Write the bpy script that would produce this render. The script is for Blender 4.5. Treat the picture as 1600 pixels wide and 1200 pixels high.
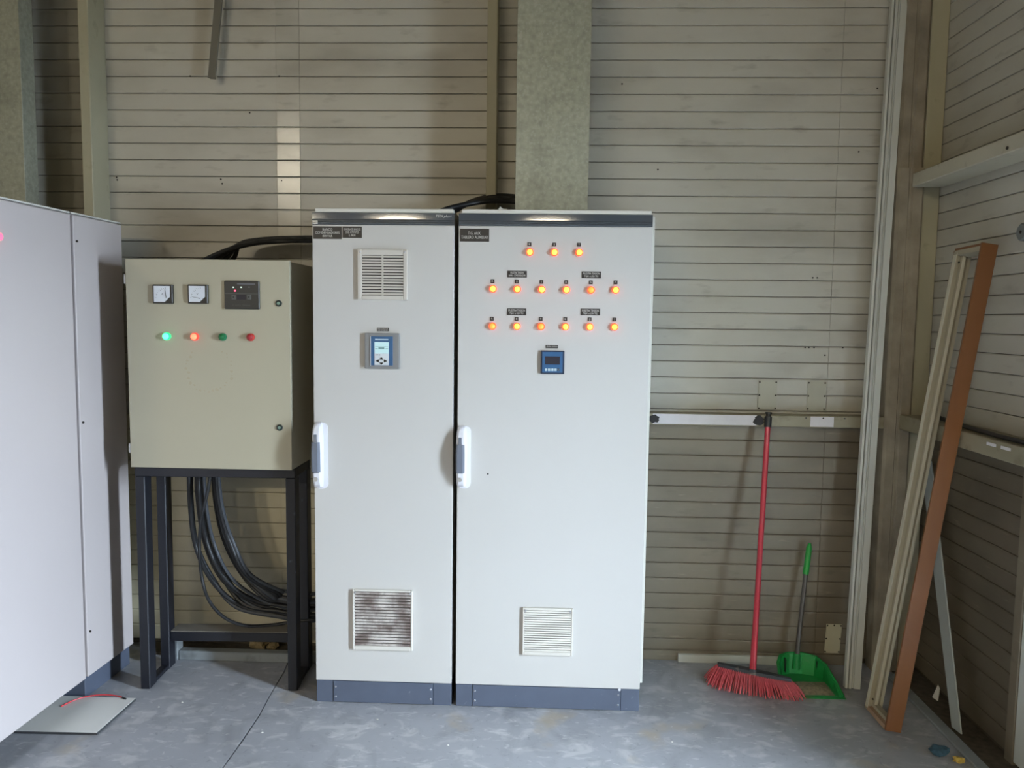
import bpy, bmesh, math, random
from mathutils import Vector, Matrix
random.seed(7)
for o in list(bpy.data.objects): bpy.data.objects.remove(o)
scene = bpy.context.scene
COL = scene.collection

# ---------------------------------------------------------------- camera
CAM = Vector((0.3610, -3.2204, 1.6842)); YAW, PITCH, ROLL, FPX = -0.03674, 0.08416, -0.012886, 1205.8
def cam_axes():
    cy, sy, cp, sp = math.cos(YAW), math.sin(YAW), math.cos(PITCH), math.sin(PITCH)
    f = Vector((sy*cp, cy*cp, -sp)); r = Vector((cy, -sy, 0)); d = f.cross(r)
    cr, sr = math.cos(ROLL), math.sin(ROLL)
    return cr*r + sr*d, -sr*r + cr*d, f
AR, AD, AF = cam_axes()
cd = bpy.data.cameras.new('camera'); cam = bpy.data.objects.new('camera', cd); COL.objects.link(cam)
cam.matrix_world = Matrix(((AR.x, -AD.x, -AF.x, CAM.x), (AR.y, -AD.y, -AF.y, CAM.y), (AR.z, -AD.z, -AF.z, CAM.z), (0, 0, 0, 1)))
cd.sensor_width = 36; cd.lens = FPX*36/1600; cd.clip_start = .05
scene.camera = cam
def at(u, v, y):                       # surveyed photo point on the vertical plane at depth y -> (x, z)
    d = AR*((u-800)/FPX) + AD*((v-600)/FPX) + AF
    p = CAM + d*((y-CAM.y)/d.y)
    return p.x, p.z

# ---------------------------------------------------------------- world, light, exposure
w = bpy.data.worlds.new('overcast_sky'); scene.world = w; w.use_nodes = True
bg = w.node_tree.nodes['Background']; bg.inputs[0].default_value = (.70, .84, 1.0, 1); bg.inputs[1].default_value = 134.0
LAMP_COL = (1.0, .88, .66, 1)
DOOR_Y0, DOOR_Y1, DOOR_Z = -1.85, -1.40, 2.35
pl = bpy.data.lights.new('doorway_portal', 'AREA'); pl.shape = 'RECTANGLE'; pl.size = DOOR_Y1-DOOR_Y0; pl.size_y = DOOR_Z
po = bpy.data.objects.new('doorway_portal', pl); COL.objects.link(po)
po.location = (2.34, (DOOR_Y0+DOOR_Y1)/2, DOOR_Z/2)
po.rotation_euler = (math.pi/2, 0, math.pi/2)
pl.cycles.is_portal = True
vs = scene.view_settings
vs.view_transform = 'Standard'; vs.look = 'None'; vs.gamma = 1; vs.use_curve_mapping = False; vs.exposure = 0.08

# ---------------------------------------------------------------- materials
def lin(c):
    return tuple(((x/255)/12.92 if x/255 <= .04045 else ((x/255+.055)/1.055)**2.4) for x in c) + (1,)
MATS = {}
def mat(name, rgb, rough=.5, metal=0., var=0., vscale=6., bump=0., bscale=150., stains=(), emit=None, estr=0., coat=0., spec=.5):
    m = bpy.data.materials.new(name); m.use_nodes = True; nt = m.node_tree; N = nt.nodes; L = nt.links
    b = N['Principled BSDF']; b.inputs['Roughness'].default_value = rough; b.inputs['Metallic'].default_value = metal
    b.inputs['Coat Weight'].default_value = coat; b.inputs['Specular IOR Level'].default_value = spec
    geo = N.new('ShaderNodeNewGeometry')
    def noise(scale, detail=4, stretch=(1, 1, 1)):
        mp = N.new('ShaderNodeMapping'); mp.inputs['Scale'].default_value = stretch
        L.new(geo.outputs['Position'], mp.inputs['Vector'])
        t = N.new('ShaderNodeTexNoise'); t.inputs['Scale'].default_value = scale; t.inputs['Detail'].default_value = detail; t.inputs['Distortion'].default_value = .9 if name == 'floor_paint' and scale > 4 else 0
        L.new(mp.outputs[0], t.inputs['Vector']); return t
    col = None
    c = lin(rgb)
    t = noise(vscale)
    r = N.new('ShaderNodeValToRGB')
    r.color_ramp.elements[0].position = .3; r.color_ramp.elements[1].position = .7
    r.color_ramp.elements[0].color = tuple(x*(1-var) for x in c[:3])+(1,)
    r.color_ramp.elements[1].color = tuple(min(1, x*(1+var)) for x in c[:3])+(1,)
    L.new(t.outputs['Fac'], r.inputs[0]); col = r.outputs[0]
    for (srgb, sscale, lo, hi, amt, stretch) in stains:
        tt = noise(sscale, 6, stretch)
        mr = N.new('ShaderNodeMapRange'); mr.inputs['From Min'].default_value = lo; mr.inputs['From Max'].default_value = hi
        mr.inputs['To Max'].default_value = amt
        L.new(tt.outputs['Fac'], mr.inputs['Value'])
        mx = N.new('ShaderNodeMix'); mx.data_type = 'RGBA'
        L.new(mr.outputs[0], mx.inputs['Factor']); L.new(col, mx.inputs['A']); mx.inputs['B'].default_value = lin(srgb)
        col = mx.outputs['Result']
    L.new(col, b.inputs['Base Color'])
    if bump:
        tb = noise(bscale, 2); bp = N.new('ShaderNodeBump'); bp.inputs['Strength'].default_value = bump; bp.inputs['Distance'].default_value = .002
        L.new(tb.outputs['Fac'], bp.inputs['Height']); L.new(bp.outputs[0], b.inputs['Normal'])
    if emit:
        b.inputs['Emission Color'].default_value = emit + (1,) if len(emit) == 3 else emit
        b.inputs['Emission Strength'].default_value = estr
    m.cycles.emission_sampling = 'AUTO'
    MATS[name] = m; return m
O1 = (1, 1, 1)
SIDE = [((122, 112, 94), 1.6, .48, .78, .48, (1, 1, 2.5)), ((104, 92, 74), 11, .60, .76, .4, (.5, .5, 1.5)), ((206, 203, 192), 1.1, .5, .75, .35, (1, 1, 2))]
mat('siding_paint', (195, 191, 179), .36, var=.04, vscale=2.0, bump=.03, bscale=40, stains=SIDE)
mat('siding_joint', (200, 196, 184), .20, var=.04, vscale=3, bump=.03, bscale=40, stains=SIDE[:2])
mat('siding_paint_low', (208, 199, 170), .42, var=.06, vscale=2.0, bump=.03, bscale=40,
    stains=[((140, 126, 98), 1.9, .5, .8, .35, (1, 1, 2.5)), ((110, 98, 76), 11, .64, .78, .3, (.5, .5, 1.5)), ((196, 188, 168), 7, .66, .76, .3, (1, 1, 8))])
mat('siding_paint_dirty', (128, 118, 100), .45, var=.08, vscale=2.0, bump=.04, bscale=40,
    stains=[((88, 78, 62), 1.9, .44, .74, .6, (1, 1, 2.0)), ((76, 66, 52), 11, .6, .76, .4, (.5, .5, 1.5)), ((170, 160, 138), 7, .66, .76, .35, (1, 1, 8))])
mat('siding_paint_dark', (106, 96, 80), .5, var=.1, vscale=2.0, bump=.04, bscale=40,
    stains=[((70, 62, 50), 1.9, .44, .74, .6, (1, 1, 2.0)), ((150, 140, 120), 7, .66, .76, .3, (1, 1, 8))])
mat('groove_dark', (84, 77, 62), .7, var=.15)
mat('floor_paint', (160, 162, 167), .42, var=.06, vscale=3, bump=.15, bscale=40,
    stains=[((198, 198, 198), 7.5, .54, .66, .55, (1, 1.6, 1)), ((126, 128, 130), 4.2, .52, .7, .5, (1.4, 1, 1)), ((178, 164, 138), 3.3, .60, .70, .6, O1), ((208, 208, 208), 26, .60, .70, .5, (.6, 1.3, 1)), ((120, 122, 124), 34, .62, .72, .45, O1)])
mat('floor_joint', (58, 58, 58), .9)
mat('kerb_paint', (140, 146, 148), .5, var=.08, vscale=8, stains=[((96, 98, 96), 12, .55, .7, .5, O1)])
mat('dirt', (78, 70, 58), .95, var=.3, vscale=40, bump=.4, bscale=90)
mat('ceiling_paint', (118, 115, 104), .8, var=.05)
mat('hall_wall', (120, 116, 104), .7, var=.06)
mat('apron_concrete', (104, 104, 100), .9, var=.08)
mat('cabinet_white', (200, 198, 194), .36, var=.012, vscale=2, bump=.06, bscale=420)
mat('cabinet_white_dull', (197, 188, 186), .42, var=.015, vscale=2, bump=.05, bscale=420)
mat('cabinet_edge', (216, 214, 205), .35, var=.02)
mat('trim_slate', (70, 76, 82), .08, var=.03, bump=.025, bscale=260, coat=1.0)
mat('plinth_slate', (84, 92, 108), .45, var=.05, vscale=10, stains=[((150, 152, 158), 30, .68, .74, .4, O1)])
mat('seal_black', (32, 32, 32), .7)
mat('silver', (205, 205, 205), .3, metal=.6)
mat('screw_zinc', (185, 185, 190), .35, metal=.8)
mat('screw_dark', (60, 56, 50), .5, metal=.6)
mat('plate_black', (47, 43, 41), .45)
mat('engraving', (214, 212, 206), .5)
mat('grille_beige', (205, 199, 189), .5, var=.03)
mat('grille_white', (212, 208, 199), .5, var=.03)
mat('grille_dirty', (200, 194, 188), .55, var=.04, stains=[((86, 68, 64), 9, .40, .58, .85, (1, 1, 1.2)), ((110, 92, 88), 40, .5, .7, .6, O1)])
mat('grille_dark', (96, 88, 82), .7)
mat('filter_dark', (84, 78, 74), .9)
mat('handle_white', (226, 226, 232), .35)
mat('lever_grey', (108, 114, 126), .32, var=.03)
mat('lamp_red_body', (214, 70, 40), .3, emit=(1, .10, .03), estr=1.5)
mat('lamp_lens_amber', (255, 190, 80), .25, emit=(1, .36, .05), estr=2.6)
mat('lamp_lens_orange', (250, 150, 60), .25, emit=(1, .24, .04), estr=1.5)
mat('meter_blue', (52, 92, 132), .35, var=.04)
mat('meter_frame_navy', (40, 48, 66), .4)
mat('lcd_off', (52, 50, 58), .2)
mat('lcd_lit', (176, 208, 208), .3, emit=(.62, .82, .86), estr=.25)
mat('lcd_mark', (120, 158, 158), .4)
mat('meter_grey', (130, 130, 130), .45)
mat('panel_white', (214, 220, 224), .4)
mat('key_dark', (30, 32, 34), .4)
mat('key_pale', (190, 208, 214), .4)
mat('box_beige', (178, 172, 150), .42, var=.02, vscale=2, bump=.05, bscale=300)
mat('residue', (176, 166, 142), .7, var=.03)
mat('meter_black', (40, 38, 34), .4)
mat('dial_white', (222, 228, 236), .3)
mat('controller_black', (48, 48, 46), .4)
mat('controller_grey', (86, 88, 86), .5)
mat('led_white', (220, 235, 225), .3, emit=(.8, 1, .9), estr=.5)
mat('led_red', (230, 60, 90), .3, emit=(1, .08, .15), estr=3.0)
mat('lens_green_lit', (90, 255, 170), .25, emit=(.06, 1, .36), estr=3.2)
mat('lens_red_lit', (255, 110, 80), .25, emit=(1, .16, .08), estr=2.4)
mat('ring_red_lit', (225, 60, 50), .3, emit=(1, .05, .03), estr=1.1)
mat('ring_green_lit', (40, 190, 110), .3, emit=(.02, .9, .3), estr=1.0)
mat('lens_green_off', (20, 110, 60), .3)
mat('lens_red_off', (165, 45, 52), .3)
mat('collar_green', (30, 120, 80), .4)
mat('collar_red', (190, 60, 50), .4)
mat('lock_dark', (36, 48, 44), .35)
mat('lock_core', (130, 160, 150), .3, metal=.4)
mat('stand_navy', (27, 29, 37), .45, var=.06, stains=[((90, 96, 108), 26, .7, .76, .5, O1)])
mat('stand_dust', (128, 122, 112), .85, var=.1)
mat('galvanised', (162, 164, 148), .42, metal=.3, var=.16, vscale=45, bump=.04, stains=[((176, 178, 166), 90, .56, .66, .5, O1), ((110, 112, 100), 7, .55, .75, .4, O1)])
mat('post_paint', (176, 170, 144), .5, var=.05, vscale=6, stains=[((120, 108, 84), 12, .62, .74, .4, O1)])
mat('post_dark', (108, 104, 92), .5, var=.05)
mat('rail_paint', (150, 142, 118), .5, var=.07, vscale=6, stains=[((100, 88, 66), 12, .56, .7, .5, O1)])
mat('rail_pale', (196, 190, 170), .5, var=.05, stains=[((130, 118, 94), 14, .62, .74, .4, O1)])
mat('tape_white', (226, 222, 224), .5, var=.04, vscale=20)
mat('tape_black', (38, 34, 34), .7, var=.2, vscale=30)
mat('cover_plate', (196, 190, 164), .5, var=.04)
mat('cover_plate_faint', (182, 178, 160), .42, var=.04)
mat('column_concrete', (150, 140, 122), .9, var=.22, vscale=9, bump=.35, bscale=60, stains=[((108, 96, 80), 4, .5, .7, .6, (1, 1, .3)), ((182, 172, 152), 7, .58, .72, .5, (1, 1, .4))])
mat('cable_black', (30, 31, 33), .45, var=.05)
mat('cable_grey', (62, 66, 72), .5, var=.05)
mat('broom_red', (186, 42, 60), .3, var=.05, coat=.2)
mat('broom_scuff', (196, 150, 140), .6)
mat('broom_bar', (52, 56, 62), .4, var=.05, stains=[((160, 150, 140), 30, .6, .72, .5, O1)])
mat('bristle_red', (204, 84, 92), .5, var=.12, vscale=60, stains=[((150, 60, 66), 50, .55, .7, .5, O1)])
mat('plastic_black', (28, 28, 30), .4)
mat('pan_green', (30, 142, 66), .38, var=.06, vscale=12, stains=[((120, 130, 96), 8, .62, .75, .5, O1)])
mat('pan_grip_green', (34, 158, 62), .35)
mat('pan_tube', (92, 88, 84), .4, metal=.3, var=.1, vscale=30)
mat('dust_pile', (140, 128, 102), .95, var=.3, vscale=60, bump=.5, bscale=120)
mat('alu_white', (206, 208, 200), .35, var=.03)
mat('alu_groove', (110, 108, 98), .5)
mat('frame_brown', (128, 82, 44), .38, var=.07, vscale=3, stains=[((108, 60, 32), 3, .5, .7, .5, (3, 3, .4))])
mat('frame_cream', (176, 168, 146), .4, var=.04)
mat('frame_ridge', (214, 208, 188), .3, var=.02)
mat('frame_tan', (176, 146, 118), .45, var=.05)
mat('strip_grey', (176, 182, 178), .42, var=.03)
mat('board_white', (222, 222, 216), .35, var=.01)
mat('board_edge', (60, 60, 62), .7)
mat('wire_red', (214, 60, 66), .4)
mat('rag_blue', (52, 82, 96), .8, var=.3, vscale=60)
mat('scrap_yellow', (206, 172, 80), .7, var=.15, vscale=60)
mat('paper_white', (226, 224, 216), .7)
mat('foam_tan', (150, 132, 96), .95, var=.3, vscale=50, bump=.5)
mat('conduit_grey', (120, 124, 122), .5)
mat('lamp_housing', (90, 92, 94), .4, metal=.4)
for nm, wt in (('lamp_diffuser_left', 250), ('lamp_diffuser_middle', 130), ('lamp_diffuser_right', 60)): mat(nm, (255, 250, 240), .4, emit=LAMP_COL, estr=wt)

# ---------------------------------------------------------------- mesh helpers
WLOC = {}
def mb(): return bmesh.new()
def box(bm, x0, x1, y0, y1, z0, z1, bev=0., seg=1):
    vs_ = [bm.verts.new(p) for p in ((x0,y0,z0),(x1,y0,z0),(x1,y1,z0),(x0,y1,z0),(x0,y0,z1),(x1,y0,z1),(x1,y1,z1),(x0,y1,z1))]
    fs = [bm.faces.new([vs_[i] for i in q]) for q in ((0,3,2,1),(4,5,6,7),(0,1,5,4),(1,2,6,5),(2,3,7,6),(3,0,4,7))]
    if bev:
        es = list({e for f in fs for e in f.edges})
        bmesh.ops.bevel(bm, geom=es, offset=bev, segments=seg, affect='EDGES', profile=.5)
    return bm
def basis(d):
    d = d.normalized(); a = Vector((0, 0, 1)) if abs(d.z) < .9 else Vector((1, 0, 0))
    u = d.cross(a).normalized(); return u, d.cross(u).normalized(), d
def tube(bm, pts, rad, n=10, caps=True):
    pts = [Vector(p) for p in pts]; rs = rad if isinstance(rad, (list, tuple)) else [rad]*len(pts)
    rings = []; u = None
    for i, p in enumerate(pts):
        d = (pts[min(i+1, len(pts)-1)] - pts[max(i-1, 0)])
        if d.length < 1e-9: d = pts[-1]-pts[0]
        d.normalize()
        if u is None: u, v, _ = basis(d)
        else: u = (u - d*u.dot(d)).normalized(); v = d.cross(u)
        rings.append([bm.verts.new(p + (u*math.cos(2*math.pi*k/n) + v*math.sin(2*math.pi*k/n))*rs[i]) for k in range(n)])
    for a, b in zip(rings, rings[1:]):
        for k in range(n): bm.faces.new((a[k], a[(k+1) % n], b[(k+1) % n], b[k]))
    if caps: bm.faces.new(rings[0][::-1]); bm.faces.new(rings[-1])
    return bm
def extr(bm, poly, org, A, B, U, length):        # closed profile (a, b) extruded along U
    org, A, B, U = Vector(org), Vector(A), Vector(B), Vector(U)
    r0 = [bm.verts.new(org + A*a + B*b) for a, b in poly]; r1 = [bm.verts.new(org + A*a + B*b + U*length) for a, b in poly]
    n = len(poly)
    for k in range(n): bm.faces.new((r0[k], r0[(k+1) % n], r1[(k+1) % n], r1[k]))
    bm.faces.new(r0[::-1]); bm.faces.new(r1); return bm
def loft(bm, rings, caps=True):
    R_ = [[bm.verts.new(p) for p in r] for r in rings]
    for a, b in zip(R_, R_[1:]):
        n = len(a)
        for k in range(n): bm.faces.new((a[k], a[(k+1) % n], b[(k+1) % n], b[k]))
    if caps: bm.faces.new(R_[0][::-1]); bm.faces.new(R_[-1])
    return bm
def finish_mesh(name, bm, m, smooth=False):
    bmesh.ops.recalc_face_normals(bm, faces=bm.faces[:])
    me = bpy.data.meshes.new(name); bm.to_mesh(me); bm.free()
    if m: me.materials.append(MATS[m])
    if smooth:
        for p in me.polygons: p.use_smooth = True
        try: me.set_sharp_from_angle(angle=math.radians(40))
        except Exception: pass
    return me
def link(name, me, loc, parent=None):            # loc in world space; parents are unrotated while building
    o = bpy.data.objects.new(name, me); COL.objects.link(o); loc = Vector(loc)
    if parent: o.parent = parent; o.location = loc - WLOC[parent]
    else: o.location = loc
    WLOC[o] = loc; return o
def obj(name, bm, m, parent=None, smooth=False, base=False):
    vsn = [v.co.copy() for v in bm.verts]
    lo = Vector([min(v[i] for v in vsn) for i in range(3)]); hi = Vector([max(v[i] for v in vsn) for i in range(3)])
    c = (lo+hi)/2
    if base: c.z = lo.z
    for v in bm.verts: v.co -= c
    return link(name, finish_mesh(name, bm, m, smooth), c, parent)
def tag(o, label=None, cat=None, group=None, kind=None):
    if label: o['label'] = label
    if cat: o['category'] = cat
    if group: o['group'] = group
    if kind: o['kind'] = kind
    return o
def thing(name, loc, label, cat, group=None):
    return tag(link(name, None, loc), label, cat, group)
def bx(name, x0, x1, y0, y1, z0, z1, m, parent=None, bev=0., seg=1, base=False):
    return obj(name, box(mb(), x0, x1, y0, y1, z0, z1, bev, seg), m, parent, base=base)
def bez(p0, p1, p2, p3, n=16):
    p0, p1, p2, p3 = map(Vector, (p0, p1, p2, p3)); out = []
    for i in range(n+1):
        t = i/n; s = 1-t; out.append(p0*s**3 + p1*3*s*s*t + p2*3*s*t*t + p3*t**3)
    return out
def spline(pts, n=8):                            # Catmull-Rom through the points
    P = [Vector(p) for p in pts]; P = [P[0]*2-P[1]] + P + [P[-1]*2-P[-2]]; out = []
    for i in range(1, len(P)-2):
        for k in range(n):
            t = k/n; a, b, c, d = P[i-1:i+3]
            out.append(.5*((2*b) + (c-a)*t + (2*a-5*b+4*c-d)*t*t + (3*b-a-3*c+d)*t**3))
    out.append(P[-2]); return out
def text_mesh(txt, size, m, shear=0., align='CENTER'):
    cu = bpy.data.curves.new('lettering', 'FONT'); cu.body = txt; cu.size = size; cu.align_x = align; cu.align_y = 'CENTER'
    cu.resolution_u = 2; cu.shear = shear; cu.space_line = .95
    o = bpy.data.objects.new('tmp', cu); COL.objects.link(o)
    dg = bpy.context.evaluated_depsgraph_get(); me = bpy.data.meshes.new_from_object(o.evaluated_get(dg))
    bpy.data.objects.remove(o); bpy.data.curves.remove(cu)
    xs = [v.co.x for v in me.vertices] or [0]; ys = [v.co.y for v in me.vertices] or [0]
    me.name = 'lettering'; me.materials.clear(); me.materials.append(MATS[m])
    return me, max(xs)-min(xs), max(ys)-min(ys), (max(xs)+min(xs))/2, (max(ys)+min(ys))/2
def lettering(txt, x, y, z, wid, hei, m, parent, shear=0.):   # fitted flat print facing -y
    me, tw, th, cx, cz = text_mesh(txt, 1, m, shear)
    sx, sz = wid/tw, hei/th
    for v in me.vertices: v.co = Vector(((v.co.x-cx)*sx, 0, (v.co.y-cz)*sz))
    return link('lettering', me, (x, y, z), parent)
def clone(o, parent, loc, name=None):
    c = o.copy(); COL.objects.link(c); c.parent = parent
    loc = Vector(loc); c.location = loc - WLOC[parent]; WLOC[c] = loc; return c

# ================================================================ setting
WY, WX = .54, 2.20                              # faces of the back and right siding
# floor: two slabs with an open joint, on a sub-base
fl = tag(bx('floor', -7, 2.36, -15, .62, -.12, -.02, 'floor_joint'), 'grey painted concrete floor with worn patches', 'floor', kind='structure')
crack = [(-.862, .62), (-.845, .36), (-.833, .273), (-.822, .1), (-.818, .025), (-.804, -.129), (-.800, -.314), (-.801, -.5), (-.806, -1.4), (-.8, -3), (-.8, -15)]
def slab(name, side):
    bm = mb(); g = .0028*side
    edge = [(x+g+random.uniform(-.0012, .0012), y) for x, y in crack]
    far = -7 if side < 0 else 2.36
    ring = edge + [(far, -15), (far, .62)]
    extr(bm, ring, (0, 0, -.02), (1, 0, 0), (0, 1, 0), (0, 0, 1), .02)
    return obj(name, bm, 'floor_paint', fl)
slab('slab', -1); slab('slab', 1)
# back wall
wb = tag(bx('wall_back', -7, 2.36, .555, .62, 0, 5.6, 'groove_dark'), 'back wall clad in horizontal beige metal siding', 'wall', kind='structure')
wr = tag(obj('wall_right', box(box(box(mb(), 2.215, 2.36, DOOR_Y1, .555, 0, 5.6), 2.215, 2.36, -15, DOOR_Y0, 0, 5.6), 2.215, 2.36, DOOR_Y0, DOOR_Y1, DOOR_Z, 5.6), 'groove_dark'),
         'right wall clad in horizontal beige metal siding', 'wall', kind='structure')
tag(bx('wall_left', -7.1, -7, -15, .62, 0, 5.6, 'hall_wall'), 'plain wall at the far left of the hall', 'wall', kind='structure')
tag(bx('wall_front', -7.1, 2.36, -15.1, -15, 0, 5.6, 'hall_wall'), 'plain wall behind the camera', 'wall', kind='structure')
tag(bx('ceiling', -7.1, 2.36, -15.1, .62, 5.6, 5.7, 'ceiling_paint'), 'plain sheet ceiling of the hall', 'ceiling', kind='structure')
tag(bx('ground_outside', 2.36, 14, -12, 8, -.14, -.04, 'apron_concrete'), 'pale concrete apron outside the doorway', 'ground', kind='structure')

lines = [.106 + .0773*k for k in range(-1, 15)] + [1.257 + .0785*k for k in range(0, 34)]
def plank_profile(h):                            # (depth, height): lip, face, chamfer towards the groove above
    return [(.016, 0), (.0015, .0006), (0, .0025), (.0004, h-.0075), (.0024, h-.0026), (.016, h-.002)]
PL = {}
def plank(x0, x1, z0, z1, wall):
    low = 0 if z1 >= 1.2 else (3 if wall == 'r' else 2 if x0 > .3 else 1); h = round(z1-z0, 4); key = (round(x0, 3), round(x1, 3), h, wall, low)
    if key not in PL:
        bm = mb()
        if wall == 'b': extr(bm, plank_profile(h), (-(x1-x0)/2, 0, -h/2), (0, 1, 0), (0, 0, 1), (1, 0, 0), x1-x0)
        else: extr(bm, plank_profile(h), (0, -(x1-x0)/2, -h/2), (1, 0, 0), (0, 0, 1), (0, 1, 0), x1-x0)
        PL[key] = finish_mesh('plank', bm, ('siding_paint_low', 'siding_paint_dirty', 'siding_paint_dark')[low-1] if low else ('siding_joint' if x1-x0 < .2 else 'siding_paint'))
    c = ((x0+x1)/2, WY, (z0+z1)/2) if wall == 'b' else (WX, (x0+x1)/2, (z0+z1)/2)
    o = link('plank', PL[key], c, wb if wall == 'b' else wr)
    tilt = random.uniform(-.012, .012)
    o.rotation_euler = (tilt, 0, 0) if wall == 'b' else (0, tilt, 0)
    dj_ = random.uniform(-.0014, .0010)
    if wall == 'b': o.location.y += dj_
    else: o.location.x += dj_
    return o
for a, b in zip(lines, lines[1:]):
    plank(-7, -.927, a, b, 'b'); plank(-.813, .40, a, b, 'b'); plank(.4015, 1.742, a, b, 'b'); plank(1.7432, 2.2, a, b, 'b')
    j = plank(-.926, -.814, a, b, 'b'); j.location.y -= .002; j.rotation_euler.z = .0; j.rotation_euler.x *= .6
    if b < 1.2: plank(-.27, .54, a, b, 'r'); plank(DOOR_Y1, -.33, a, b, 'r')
    elif b < 2.4: plank(DOOR_Y1, .54, a, b, 'r')
    else: plank(-3.2, .54, a, b, 'r')
for nm, a in (('upper_cladding', (-7, 2.2, .541, .556)), ): bx(nm, a[0], a[1], a[2], a[3], lines[-1]+.003, 5.6, 'siding_paint', wb)
bx('upper_cladding', 2.201, 2.216, -3.2, .54, lines[-1]+.003, 5.6, 'siding_paint', wr)
def trim(name, x0, x1, y0, y1, z0, z1, m, label, bev=.003, parent=None):
    return tag(bx(name, x0, x1, y0, y1, z0, z1, m, parent, bev), label, 'trim', kind='structure')
# vertical steel posts on the back wall
t = trim('trim_1', -1.806, -1.757, .40, .545, 0, 5.6, 'post_paint', 'painted steel upright on the wall beside the left galvanised trunking')
t = trim('trim_2', .094, .141, .42, .545, 0, 5.6, 'post_paint', 'painted steel upright on the wall beside the central galvanised trunking')
# horizontal girts
g1 = trim('trim_3', .60, 1.985, .455, .545, 1.190, 1.245, 'rail_paint', 'low horizontal rail on the back wall with white tape')
bx('tape', .90, 1.39, .4535, .456, 1.195, 1.243, 'tape_white', g1)
bx('tape', 1.671-.03, 1.78-.03, .4535, .456, 1.194, 1.242, 'tape_white', g1)
def blotch(x, z, rx, rz, y):
    bm = mb(); n = 14
    ring = [(x + rx*math.cos(2*math.pi*k/n)*random.uniform(.7, 1.15), z + rz*math.sin(2*math.pi*k/n)*random.uniform(.7, 1.1)) for k in range(n)]
    extr(bm, ring, (0, y, 0), (1, 0, 0), (0, 0, 1), (0, 1, 0), .0012); return bm
obj('tape', blotch(1.40, 1.219, .028, .024, .452), 'tape_black', g1)
obj('tape', blotch(.905, 1.219, .03, .023, .452), 'tape_black', g1)
for xx in (1.62, 1.70, 1.80, 1.88):
    obj('screw', tube(mb(), [(xx, .456, 1.235), (xx, .452, 1.235)], .004, 8), 'screw_dark', g1)
g2 = trim('trim_4', 2.055, 2.199, DOOR_Y1, .458, 2.312, 2.372, 'rail_pale', 'upper horizontal rail along the right wall')
obj('screw', tube(mb(), [(2.056, -.27, 2.33), (2.051, -.27, 2.33)], .006, 8), 'screw_dark', g2)
g3 = trim('trim_5', 2.055, 2.199, DOOR_Y1, .458, 1.190, 1.258, 'rail_paint', 'lower horizontal rail along the right wall with white marks')
for yy in (-.29, -.38): obj('tape', box(mb(), 2.0535, 2.0555, yy-.03, yy+.03, 1.232, 1.244, .0008), 'tape_white', g3)
# steel angle in the corner and jamb post on the right wall
trim('trim_6', 2.118, 2.198, .492, .545, 0, 5.6, 'post_paint', 'pale steel corner upright next to the concrete column')
trim('trim_7', 2.188, 2.214, -.325, -.275, 0, 1.19, 'siding_paint_dirty', 'dark steel jamb post at the right picture edge')
d1 = trim('daylight_panel', 2.19, 2.212, -1.04, -.33, .02, 1.18, 'alu_white', 'added white panel standing in for daylight beside the jamb post', .002)  # added white panel, takes the place of bright daylight past the jamb
# doorway lining
dj = tag(obj('door_2', box(box(box(mb(), 2.19, 2.37, DOOR_Y1-.05, DOOR_Y1, 0, DOOR_Z), 2.19, 2.37, DOOR_Y0, DOOR_Y0+.05, 0, DOOR_Z), 2.19, 2.37, DOOR_Y0, DOOR_Y1, DOOR_Z-.05, DOOR_Z), 'alu_white'),
         'narrow white lined doorway letting daylight in', 'doorway', kind='structure')
# kerbs and floor strips along the walls
trim('baseboard_right', 2.036, 2.086, -1.0, .42, 0, .014, 'kerb_paint', 'low grey kerb strip along the right wall', .003)
trim('trim_8', 2.09, 2.214, -1.0, .5, 0, .006, 'dirt', 'dirt filled gap between kerb strip and right wall', 0)
trim('baseboard_back', -1.385, -.60, .365, .415, 0, .046, 'kerb_paint', 'grey kerb strip on the floor behind the black stand', .004)
trim('trim_9', -1.415, -1.387, .36, .42, 0, .125, 'kerb_paint', 'short grey upright stub at the end of the kerb', .003)
trim('trim_10', -1.6, -.60, .418, .545, 0, .012, 'dirt', 'dirt filled gap behind the kerb', 0)
trim('trim_11', 1.065, 1.60, .500, .520, 0, .040, 'alu_white', 'pale strip on the floor against the back wall behind the broom', .002)
trim('trim_12', .815, 1.95, .522, .545, 0, .05, 'siding_paint_dirty', 'dirty bottom flashing of the back wall', .002)

# concrete column in the corner
co = thing('concrete_column', (2.05, .48, 0), 'weathered grey brown concrete column in the wall corner', 'column')
def colpart(z0, z1, x0, x1, y0):
    bm = mb(); c = .012; m_ = (x0+x1)/2
    extr(bm, [(x0, .54), (x0, y0+c), (x0+c, y0), (m_-.012, y0), (m_-.006, y0+.008), (m_+.004, y0+.008), (m_+.01, y0), (x1-c, y0), (x1, y0+c), (x1, .54)],
         (0, 0, z0), (1, 0, 0), (0, 1, 0), (0, 0, 1), z1-z0)
    return bm
obj('shaft', colpart(0, 2.40, 1.992, 2.116, .462), 'column_concrete', co)
obj('shaft', colpart(2.40, 5.6, 1.996, 2.112, .478), 'column_concrete', co)

# ================================================================ galvanised trunking
def trunk(x0, x1, y0, y1, z0, z1, label):
    t = thing('cable_trunking', ((x0+x1)/2, (y0+y1)/2, z0), label, 'trunking', 'galvanised trunking runs')
    b = bx('casing', x0, x1, y0+.003, y1, z0, z1, 'galvanised', t, .002)
    bx('cover', x0-.001, x1+.001, y0, y0+.006, z0+.001, z1, 'galvanised', t, .001)
    return t
trunk(.241, .552, .16, .27, 2.130, 5.6, 'galvanised steel trunking rising from the middle of the wide white cabinet')
trunk(-2.30, -1.95, .20, .295, 0.0, 5.6, 'galvanised steel trunking at the left edge behind the pinkish cabinets')
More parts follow.
